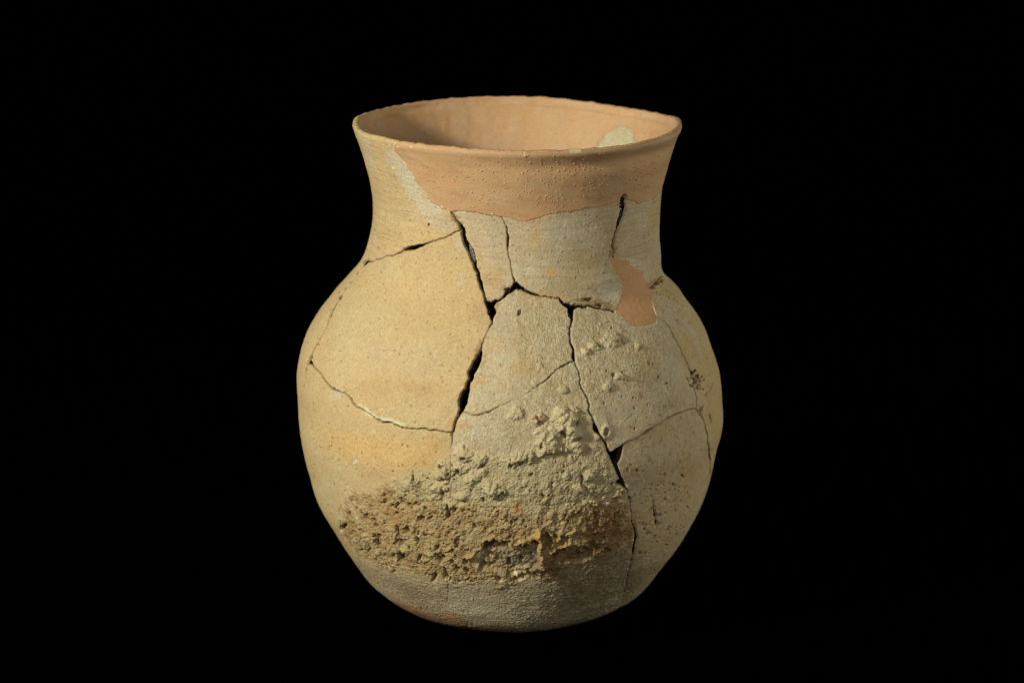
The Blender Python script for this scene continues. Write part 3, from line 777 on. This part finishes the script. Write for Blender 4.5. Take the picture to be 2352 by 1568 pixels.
def clay_material(name, rough, bump, spec=.15, scale=1.0, grain=(.76, 1.22), speck=.66):
    m = bpy.data.materials.new(name); m.use_nodes = True
    nt = m.node_tree; N = nt.nodes; Lk = nt.links
    b = N['Principled BSDF']; b.inputs['Roughness'].default_value = rough; b.inputs['Specular IOR Level'].default_value = spec

    def nz(sc, det=4, ro=.6):
        n = N.new('ShaderNodeTexNoise'); n.inputs['Scale'].default_value = sc; n.inputs['Detail'].default_value = det; n.inputs['Roughness'].default_value = ro
        Lk.new(tc.outputs['Object'], n.inputs['Vector']); return n.outputs['Fac']

    def mt(op, a_, b_=None, clamp=False):
        n = N.new('ShaderNodeMath'); n.operation = op; n.use_clamp = clamp
        for k, v in enumerate((a_, b_)):
            if v is None:
                continue
            if isinstance(v, (int, float)):
                n.inputs[k].default_value = v
            else:
                Lk.new(v, n.inputs[k])
        return n.outputs[0]

    def att(nm, out='Fac'):
        a_ = N.new('ShaderNodeAttribute'); a_.attribute_name = nm; return a_.outputs[out]
    tc = N.new('ShaderNodeTexCoord')
    mr = N.new('ShaderNodeMapRange'); mr.inputs[1].default_value = .25; mr.inputs[2].default_value = .75; mr.inputs[3].default_value = grain[0]; mr.inputs[4].default_value = grain[1]
    Lk.new(nz(1000 * scale, 5, .75), mr.inputs[0])
    vm = N.new('ShaderNodeVectorMath'); vm.operation = 'SCALE'
    Lk.new(att('clay_colour', 'Color'), vm.inputs[0]); Lk.new(mr.outputs[0], vm.inputs['Scale'])
    mp = N.new('ShaderNodeMapping'); mp.inputs['Scale'].default_value = (.04, .04, 1); mp.inputs['Rotation'].default_value = (0, .03, 0)
    Lk.new(tc.outputs['Object'], mp.inputs[0])
    nl = N.new('ShaderNodeTexNoise'); nl.inputs['Scale'].default_value = 900; nl.inputs['Detail'].default_value = 3; nl.inputs['Roughness'].default_value = .7
    Lk.new(mp.outputs[0], nl.inputs['Vector'])
    ml = N.new('ShaderNodeMapRange'); ml.inputs[1].default_value = .3; ml.inputs[2].default_value = .5; ml.inputs[3].default_value = .62; ml.inputs[4].default_value = 1.03
    Lk.new(nl.outputs['Fac'], ml.inputs[0])
    lm = mt('ADD', 1.0, mt('MULTIPLY', mt('SUBTRACT', ml.outputs[0], 1.0), att('brush')))
    v2 = N.new('ShaderNodeVectorMath'); v2.operation = 'SCALE'; Lk.new(vm.outputs[0], v2.inputs[0]); Lk.new(lm, v2.inputs['Scale']); vm = v2
    sp = N.new('ShaderNodeMapRange'); sp.inputs[1].default_value = .60; sp.inputs[2].default_value = .70; sp.inputs[3].default_value = 1.0; sp.inputs[4].default_value = speck
    Lk.new(nz(1500, 2, .6), sp.inputs[0])
    sq = N.new('ShaderNodeMapRange'); sq.inputs[1].default_value = .62; sq.inputs[2].default_value = .72; sq.inputs[3].default_value = 1.0; sq.inputs[4].default_value = speck * .9
    Lk.new(nz(700, 3, .6), sq.inputs[0])
    v3 = N.new('ShaderNodeVectorMath'); v3.operation = 'SCALE'; Lk.new(vm.outputs[0], v3.inputs[0]); Lk.new(mt('MULTIPLY', sp.outputs[0], sq.outputs[0]), v3.inputs['Scale']); vm = v3
    # curling threads of salt: thin level lines of two noises
    t1 = mt('SUBTRACT', 1.0, mt('MULTIPLY', mt('ABSOLUTE', mt('SUBTRACT', nz(300, 2, .5), .5)), 30.0), True)
    t2 = mt('SUBTRACT', 1.0, mt('MULTIPLY', mt('ABSOLUTE', mt('SUBTRACT', nz(470, 1, .5), .48)), 24.0), True)
    th = mt('MULTIPLY', mt('MULTIPLY', mt('MAXIMUM', t1, t2), att('salt')), .6, True)
    mx = N.new('ShaderNodeMix'); mx.data_type = 'RGBA'; mx.inputs[7].default_value = (.66, .61, .43, 1)
    Lk.new(th, mx.inputs[0]); Lk.new(vm.outputs[0], mx.inputs[6]); Lk.new(mx.outputs[2], b.inputs['Base Color'])
    # grit: fine granules stronger on the crusts
    vo = N.new('ShaderNodeTexVoronoi'); vo.inputs['Scale'].default_value = 900; Lk.new(tc.outputs['Object'], vo.inputs['Vector'])
    hg = mt('MULTIPLY', mt('SUBTRACT', nz(900, 4, .7), vo.outputs['Distance']), att('grit'))
    hh = mt('ADD', mt('MULTIPLY', nz(1600 * scale, 3), bump), mt('ADD', mt('MULTIPLY', hg, 1.1), mt('MULTIPLY', th, .5)))
    bp_ = N.new('ShaderNodeBump'); bp_.inputs['Strength'].default_value = 1.0; bp_.inputs['Distance'].default_value = .0004
    Lk.new(hh, bp_.inputs['Height']); Lk.new(bp_.outputs[0], b.inputs['Normal'])
    return m


M_CLAY = clay_material('fired_clay', .92, .6, grain=(.72, 1.26))
M_PLAS = clay_material('pink_plaster', .74, .28, .22, .8, (.88, 1.10), .8)
M_CRUST = clay_material('mineral_crust', .95, .6)


def make_mesh(name, V, Fc, C, mat, parent, label=None, kind=None, G=None):
    me = bpy.data.meshes.new(name)
    me.vertices.add(len(V)); me.vertices.foreach_set('co', V.astype(np.float32).ravel())
    nf = len(Fc)
    me.loops.add(nf * 4); me.loops.foreach_set('vertex_index', Fc.astype(np.int32).ravel())
    me.polygons.add(nf); me.polygons.foreach_set('loop_start', np.arange(0, nf * 4, 4, dtype=np.int32))
    try:
        me.polygons.foreach_set('loop_total', np.full(nf, 4, np.int32))
    except Exception:
        pass
    me.update(calc_edges=True)
    at = me.color_attributes.new('clay_colour', 'FLOAT_COLOR', 'POINT')
    at.data.foreach_set('color', np.concatenate([np.clip(C, 0.002, .9), np.ones((len(C), 1))], 1).astype(np.float32).ravel())
    if G is not None:
        for nm, c_ in (('grit', 0), ('salt', 1), ('brush', 2)):
            f_ = me.attributes.new(nm, 'FLOAT', 'POINT'); f_.data.foreach_set('value', G[:, c_].astype(np.float32))
    me.materials.append(mat)
    me.polygons.foreach_set('use_smooth', np.ones(nf, bool))
    me.update()
    o = bpy.data.objects.new(name, me); SC.collection.objects.link(o)
    if parent is not None:
        o.parent = parent
    if label:
        o['label'] = label
    if kind:
        o['kind'] = kind
    return o


jar = bpy.data.objects.new('clay_jar', None); SC.collection.objects.link(jar)
jar['label'] = 'broken round-bellied clay jar with flared neck, glued from sherds and filled with pink plaster'
jar['category'] = 'jar'

# cells (between grid vertices); label of a cell = label of its corner
i_, j_ = np.meshgrid(np.arange(NZ - 1), np.arange(NT), indexing='ij')
jn = (j_ + 1) % NT
CL = LAB[:-1].copy()
CL[(LAB[:-1] == PATCHL) & False] = 0
crm = (R_brown > .5)[:-1] & np.isin(CL, [0, 7])
CL[crm] = CRUST
nd = NOD[:-1]
big = (nd > 0) & np.isin(CL, [5, 6, 7, CRUST, 0])
CL = np.where(big, 100 + nd, CL)
gone = CUT[:-1][i_, j_] | CUT[1:][i_, j_] & CUT[:-1][i_, jn]
vid = np.arange(NZ * NT).reshape(NZ, NT)
QU = np.stack([vid[i_, j_], vid[i_, jn], vid[i_ + 1, jn], vid[i_ + 1, j_]], -1)
SV = SURF.reshape(-1, 3); SCOL = ALB.reshape(-1, 3); SN = N0.reshape(-1, 3)
THICK = .0058
SGRIT = np.stack([np.clip(R_grey + R_brown + .55 * R_mid + .7 * R_low + .3 * R_right, 0, 1).ravel(), np.clip(SALT, 0, 1).ravel(),
                  np.clip(.75 * mneck * sstep(n_mid + .8 * n_big, -.6, .8) + .4 * R_low * (1 - R_brown), 0, 1).ravel()], 1)
# owner sherd for each cell, used for the wall thickness
OWN = LAB[:-1].copy()
# coarse inner wall of the body (below the neck)
ci = np.arange(0, NZ, 6); cj = np.arange(0, NT, 6)
ci = ci[ZG[ci] < .262]
INV = (P0 - N0 * THICK)
nocut = blur(CUT, 2) > .12


def sherd_mesh(name, k, mat, label, extra=True):
    sel = (CL == k) & ~gone
    if not sel.any():
        return None
    F = QU[sel]
    used = np.unique(F); remap = np.full(NZ * NT, -1); remap[used] = np.arange(len(used))
    V = SV[used]; C = SCOL[used]; FF = remap[F]
    if extra:
        # skirt down the break wherever the neighbouring cell is open
        nv = len(V); sv, sf, sc = [], [], []
        own = np.isin(CL, [k]) & ~gone
        open_nb = [(np.roll(gone, -1, 1), 1, 2), (np.roll(gone, 1, 1), 3, 0),
                   (np.vstack([gone[1:], gone[-1:] & False]), 2, 3), (np.vstack([gone[:1] & False, gone[:-1]]), 0, 1)]
        for ga, a, b in open_nb:
            e_ = own & ga
            if not e_.any():
                continue
            q = QU[e_]; va, vb = q[:, a], q[:, b]
            n = len(va)
            top_a, top_b = remap[va], remap[vb]
            steps = 4; prev_a, prev_b = top_a, top_b
            for s in range(1, steps + 1):
                d = THICK * s / steps
                jit = .00025 * np.sin(va * 1.7 + s * 2.1)[:, None] * 0
                A_ = P0.reshape(-1, 3)[va] - SN[va] * d; B_ = P0.reshape(-1, 3)[vb] - SN[vb] * d
                base = nv + len(sv) * 0
                ia = np.arange(n) + nv; ib = ia + n; nv += 2 * n
                sv += [A_, B_]
                cc = np.tile(lin(84, 64, 40), (2 * n, 1)); sc.append(cc)  # break walls coloured dark to stand in for shade in the gaps
                sf.append(np.stack([prev_a, ia, ib, prev_b], 1))
                prev_a, prev_b = ia, ib
        if sv:
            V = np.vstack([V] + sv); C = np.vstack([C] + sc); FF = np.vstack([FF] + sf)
    G = np.zeros((len(V), 3)); G[:len(used)] = SGRIT[used]
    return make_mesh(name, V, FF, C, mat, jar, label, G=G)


labels = {
 0: 'yellow ochre sherd low on the left of the belly', 1: 'yellow neck sherd at the left, running down the shoulder edge',
 2: 'large smooth pale yellow shoulder sherd', 3: 'narrow grey neck sherd between two breaks', 4: 'grey brush-lined sherd in the middle of the neck',
 5: 'tapering sherd of the belly with orange stains', 6: 'grey lumpy sherd of the right belly', 7: 'big crusted sherd low in the middle',
 8: 'grey-brown sherd low on the right', 9: 'smooth sherd at the right edge of the belly', 11: 'grey sherd at the right of the neck'}
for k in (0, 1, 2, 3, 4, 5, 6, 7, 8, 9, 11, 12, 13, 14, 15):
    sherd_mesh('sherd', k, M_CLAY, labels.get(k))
sherd_mesh('plaster_fill', PATCHL, M_PLAS, 'flat pink plaster patch below the neck')
sherd_mesh('plaster_fill', BASEL, M_PLAS, 'pinkish plaster patch under the belly at the left')
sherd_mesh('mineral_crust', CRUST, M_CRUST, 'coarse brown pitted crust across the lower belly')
for n_ in range(1, len(nodules) + 1):
    sherd_mesh('crust_nodule', 100 + n_, M_CRUST, 'rust-brown gritty lump' if n_ == 6 else None)

# rim: rounded lip and the inside of the neck, carried on from the plaster's and the neck sherd's top row
NL = 9; LIPT = .0034
rowtop = SURF[-1]; ntop = N0[-1].copy(); 
hor = ntop.copy(); hor[:, 2] = 0; hor /= np.linalg.norm(hor, axis=1)[:, None]
thk = LIPT * (1 + .10 * np.interp(TH, np.radians(np.linspace(-193, 167, 40)), rng.normal(0, 1, 40)))
rows = [rowtop]
chipn = noise(rowtop, .006, 31) * .0005 + noise(rowtop, .0022, 32) * .00028
for s in range(1, NL + 1):
    a = math.pi * s / NL
    rows.append(rowtop - hor * (thk * .5 * (1 - math.cos(a)))[:, None] + np.array([0, 0, 1]) * (thk * .27 * math.sin(a) + chipn * math.sin(a))[:, None])
zin = np.concatenate([np.linspace(H - .0008, .222, 96), np.linspace(.219, .0105, 60)])
lipin = rows[-1]
for z in zin:
    th_off = THICK if z < .27 else LIPT + (THICK - LIPT) * (H - z) / (H - .27)
    p = surf(TH, np.full(NT, z)); dz1 = surf(TH, np.full(NT, min(z + .001, H))) - p
    if z + .001 > H:
        dz1 = p - surf(TH, np.full(NT, z - .001))
    dth = np.stack([-np.sin(TH), np.cos(TH), 0 * TH], 1)
    n = np.cross(dth, dz1); n /= np.linalg.norm(n, axis=1)[:, None]
    q = p - n * th_off
    k = max(0, 1 - (H - z) / .006)
    q = q * (1 - k) + (lipin - np.array([0, 0, 1]) * (H - z)) * k
    rows.append(q)
rows.append(np.tile(np.array([0, 0, .009]), (NT, 1)))
RR_ = np.array(rows); nr = len(rows)
RP = RR_.reshape(-1, 3)
ib = fbm(RP, .020, 3, 230).reshape(nr, NT); im = fbm(RP, .006, 3, 240).reshape(nr, NT); isml = fbm(RP, .002, 2, 250).reshape(nr, NT)
depthz = H - RR_[..., 2]
ICOL = np.empty((nr, NT, 3)); ICOL[:] = lin(208, 168, 124) * .86
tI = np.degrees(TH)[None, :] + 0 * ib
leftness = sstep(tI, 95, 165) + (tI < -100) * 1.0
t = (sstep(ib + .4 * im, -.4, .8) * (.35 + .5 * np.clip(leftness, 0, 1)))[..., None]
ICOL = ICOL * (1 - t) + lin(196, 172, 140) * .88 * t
t = (sstep(-ib + .5 * im, .0, .9) * .5)[..., None]; ICOL = ICOL * (1 - t) + lin(196, 150, 96) * .86 * t
ICOL *= (1 + .05 * im + .05 * isml)[..., None]
t = (sstep(.235 - RR_[..., 2], 0, .03) * .95)[..., None]; ICOL = ICOL * (1 - t) + lin(70, 58, 44) * t  # inside of the body darkened: shade behind the breaks put in the colour
# top of the lip keeps the outer colour
lipf = np.zeros((nr, 1, 1)); lipf[:NL - 2] = 1; lipf[NL - 2] = .6
ICOL = ICOL * (1 - lipf) + (ALB[-1][None] * (1 + .06 * im[..., None])) * lipf
# pale bare sherd showing inside the neck at the right
RN = np.zeros_like(RR_)
for s in range(nr):
    RN[s] = -hor
RR_ += (RN * (.00018 * im + .0005 * ib * (np.arange(nr)[:, None] > NL + 2))[..., None])
ip = proj(RR_.reshape(-1, 3)).reshape(nr, NT, 2)
bare_px = np.array([(1374,334),(1380,322),(1388,310),(1398,304),(1408,297),(1418,291),(1428,289),(1440,293),(1450,306),(1456,318),(1460,330)])
# chart outline of that bare patch on the inner back wall, then filled in (theta, depth)
back = (TH[None, :] > math.radians(20)) & (TH[None, :] < math.radians(100)) & (np.arange(nr)[:, None] > NL)
bi = np.argwhere(back); bq = ip[back]
pts = []
for x, y in bare_px:
    k = ((bq - (x, y)) ** 2).sum(1).argmin(); r_, c_ = bi[k]; pts.append((TH[c_], depthz[r_, c_]))
pts = np.array(pts); pts = np.vstack([pts, [[pts[-1, 0] - .02, .06]], [[pts[0, 0] + .03, .06]]])
TT = np.broadcast_to(TH, (nr, NT)) + .006 * isml; DD = depthz + .0004 * im
inside = np.zeros((nr, NT), bool)
a = pts; b = np.roll(pts, -1, 0)
for k in range(len(a)):
    c = (a[k, 1] > DD) != (b[k, 1] > DD)
    xx = a[k, 0] + (DD - a[k, 1]) / (b[k, 1] - a[k, 1] + 1e-12) * (b[k, 0] - a[k, 0])
    inside ^= c & (TT < xx)
inside &= (np.arange(nr)[:, None] > NL)
ICOL[inside] = lin(200, 190, 154) * .86 * (1 + .10 * im[inside] + .08 * isml[inside])[:, None]
f = blur(inside, 1); ICOL *= (1 - .12 * (4 * f * (1 - f)))[..., None]
RR_ += RN * (-.0008 * blur(inside, 1))[..., None]

vi = np.arange(nr * NT).reshape(nr, NT)
ri, rj = np.meshgrid(np.arange(nr - 1), np.arange(NT), indexing='ij'); rn = (rj + 1) % NT
RQ = np.stack([vi[ri, rj], vi[ri, rn], vi[ri + 1, rn], vi[ri + 1, rj]], -1)
# holes in the inner wall where the gaps go through
Zr = RR_[..., 2]
gi = np.clip(np.interp(Zr.ravel(), ZG, np.arange(NZ)).astype(int), 0, NZ - 1).reshape(nr, NT)
hole = nocut[gi, np.broadcast_to(np.arange(NT), (nr, NT))] & (np.arange(nr)[:, None] > NL + 4)
rgone = hole[:-1] | hole[1:]
left_lip = (LAB[-1] != PLASTER)
ring = np.zeros((nr - 1, NT), int)         # 0 plaster lining, 1 neck sherd's lip, 2 bare patch, 3 inner wall of the body
ring[:NL + 6][:, left_lip] = 1
ring[inside[:-1]] = 2
ring[(Zr[:-1] < .215)] = 3


def ring_mesh(sel, name, mat, label, outer=None):
    sel = sel & ~rgone
    F = RQ[sel]; used = np.unique(F); remap = np.full(nr * NT, -1); remap[used] = np.arange(len(used))
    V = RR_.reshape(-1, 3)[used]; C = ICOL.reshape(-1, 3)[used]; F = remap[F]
    if outer is not None:
        s2 = (CL == outer) & ~gone; G = QU[s2]; u2 = np.unique(G); r2 = np.full(NZ * NT, -1); r2[u2] = np.arange(len(u2)) + len(V)
        V = np.vstack([V, SV[u2]]); C = np.vstack([C, SCOL[u2]]); F = np.vstack([F, r2[G]])
    return make_mesh(name, V, F, C, mat, jar, label)


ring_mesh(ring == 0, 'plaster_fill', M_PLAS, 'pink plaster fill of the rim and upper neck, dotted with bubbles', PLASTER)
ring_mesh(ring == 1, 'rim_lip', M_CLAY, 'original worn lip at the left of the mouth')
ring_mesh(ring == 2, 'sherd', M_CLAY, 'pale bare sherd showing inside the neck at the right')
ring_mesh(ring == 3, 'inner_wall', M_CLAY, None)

# base: flat round underside
b0 = SURF[0]; bv = [b0]
for f_ in (.8, .55, .3, .02):
    bv.append(np.stack([b0[:, 0] * f_, b0[:, 1] * f_, np.full(NT, .0004)], 1))
BV = np.array(bv); bvi = np.arange(BV.shape[0] * NT).reshape(-1, NT)
bi_, bj_ = np.meshgrid(np.arange(BV.shape[0] - 1), np.arange(NT), indexing='ij')
BQ = np.stack([bvi[bi_ + 1, bj_], bvi[bi_ + 1, (bj_ + 1) % NT], bvi[bi_, (bj_ + 1) % NT], bvi[bi_, bj_]], -1).reshape(-1, 4)
make_mesh('base', BV.reshape(-1, 3), BQ, np.tile(lin(150, 130, 100), (BV.shape[0] * NT, 1)), M_CLAY, jar)


# hardened glue glinting inside two breaks
def glue(name, path, rad, depth, col, rough, label):
    q = np.array(path, float); th, z = invert(q)
    t = np.linspace(0, len(q) - 1, 18); th = np.interp(t, range(len(q)), th); z = np.interp(t, range(len(q)), z)
    c = surf(th, z); e = 1e-4
    n = np.cross(surf(th + e, z) - c, surf(th, z + e) - c); n /= np.linalg.norm(n, axis=1)[:, None]
    c = c - n * depth; tan_ = np.gradient(c, axis=0); tan_ /= np.linalg.norm(tan_, axis=1)[:, None]; bn = np.cross(tan_, n)
    V = []
    for k in range(18):
        r = rad * math.sqrt(max(0.02, 1 - ((k - 8.5) / 8.7) ** 2)) * (1 + .15 * math.sin(k * 1.9))
        for m_ in range(12):
            a_ = 2 * math.pi * m_ / 12; V.append(c[k] + r * (math.cos(a_) * n[k] * .7 + math.sin(a_) * bn[k]))
    V = np.array(V); Fq = [[k * 12 + m_, k * 12 + (m_ + 1) % 12, (k + 1) * 12 + (m_ + 1) % 12, (k + 1) * 12 + m_] for k in range(17) for m_ in range(12)]
    m = bpy.data.materials.new(name); m.use_nodes = True; b = m.node_tree.nodes['Principled BSDF']
    nz = m.node_tree.nodes.new('ShaderNodeTexNoise'); nz.inputs['Scale'].default_value = 900
    cr = m.node_tree.nodes.new('ShaderNodeMix'); cr.data_type = 'RGBA'
    cr.inputs[6].default_value = (*col, 1); cr.inputs[7].default_value = (*[v * .6 for v in col], 1)
    m.node_tree.links.new(nz.outputs['Fac'], cr.inputs[0]); m.node_tree.links.new(cr.outputs[2], b.inputs['Base Color'])
    b.inputs['Roughness'].default_value = rough; b.inputs['Coat Weight'].default_value = 1; b.inputs['Coat Roughness'].default_value = .08
    make_mesh('glue_bead', V, np.array(Fq), np.tile(np.array(col), (len(V), 1)), m, jar, label)


glue('clear_glue', [(1078,562),(1082,575),(1087,590),(1090,602)], .0012, .0010, (.16, .15, .13), .12, 'clear hardened glue bead in the break beside the narrow neck sherd')
glue('dark_glue', [(1431,470),(1429,492),(1424,508),(1418,522)], .0017, .0024, (.02, .02, .02), .2, 'dark glossy glue in the upright break below the rim plaster')

# ------------------------------------------------------------------ black cloth that the jar stands on, rising behind it
bk = bpy.data.materials.new('black_velvet'); bk.use_nodes = True
nb_ = bk.node_tree; bs = nb_.nodes['Principled BSDF']
nz = nb_.nodes.new('ShaderNodeTexNoise'); nz.inputs['Scale'].default_value = 400
rp = nb_.nodes.new('ShaderNodeValToRGB'); rp.color_ramp.elements[0].color = (.00005, .00005, .00005, 1); rp.color_ramp.elements[1].color = (.0002, .0002, .0002, 1)
nb_.links.new(nz.outputs['Fac'], rp.inputs[0]); nb_.links.new(rp.outputs[0], bs.inputs['Base Color'])
bs.inputs['Roughness'].default_value = 1; bs.inputs['Specular IOR Level'].default_value = 0
prof = [(-.9, 0), (.9, 0)] + [(.9 + .5 * math.sin(a), .5 - .5 * math.cos(a)) for a in np.linspace(.15, math.pi / 2, 12)] + [(1.4, 2.0)]
V = []; Fq = []
for k, (y, z) in enumerate(prof):
    V += [(-1.8, y, z), (1.8, y, z)]
    if k:
        Fq.append((2 * k - 2, 2 * k - 1, 2 * k + 1, 2 * k))
me = bpy.data.meshes.new('backdrop'); me.from_pydata(V, [], Fq); me.materials.append(bk)
for p in me.polygons:
    p.use_smooth = True
bo = bpy.data.objects.new('backdrop', me); SC.collection.objects.link(bo)
bo['label'] = 'plain black cloth backdrop under and behind the jar'; bo['kind'] = 'structure'
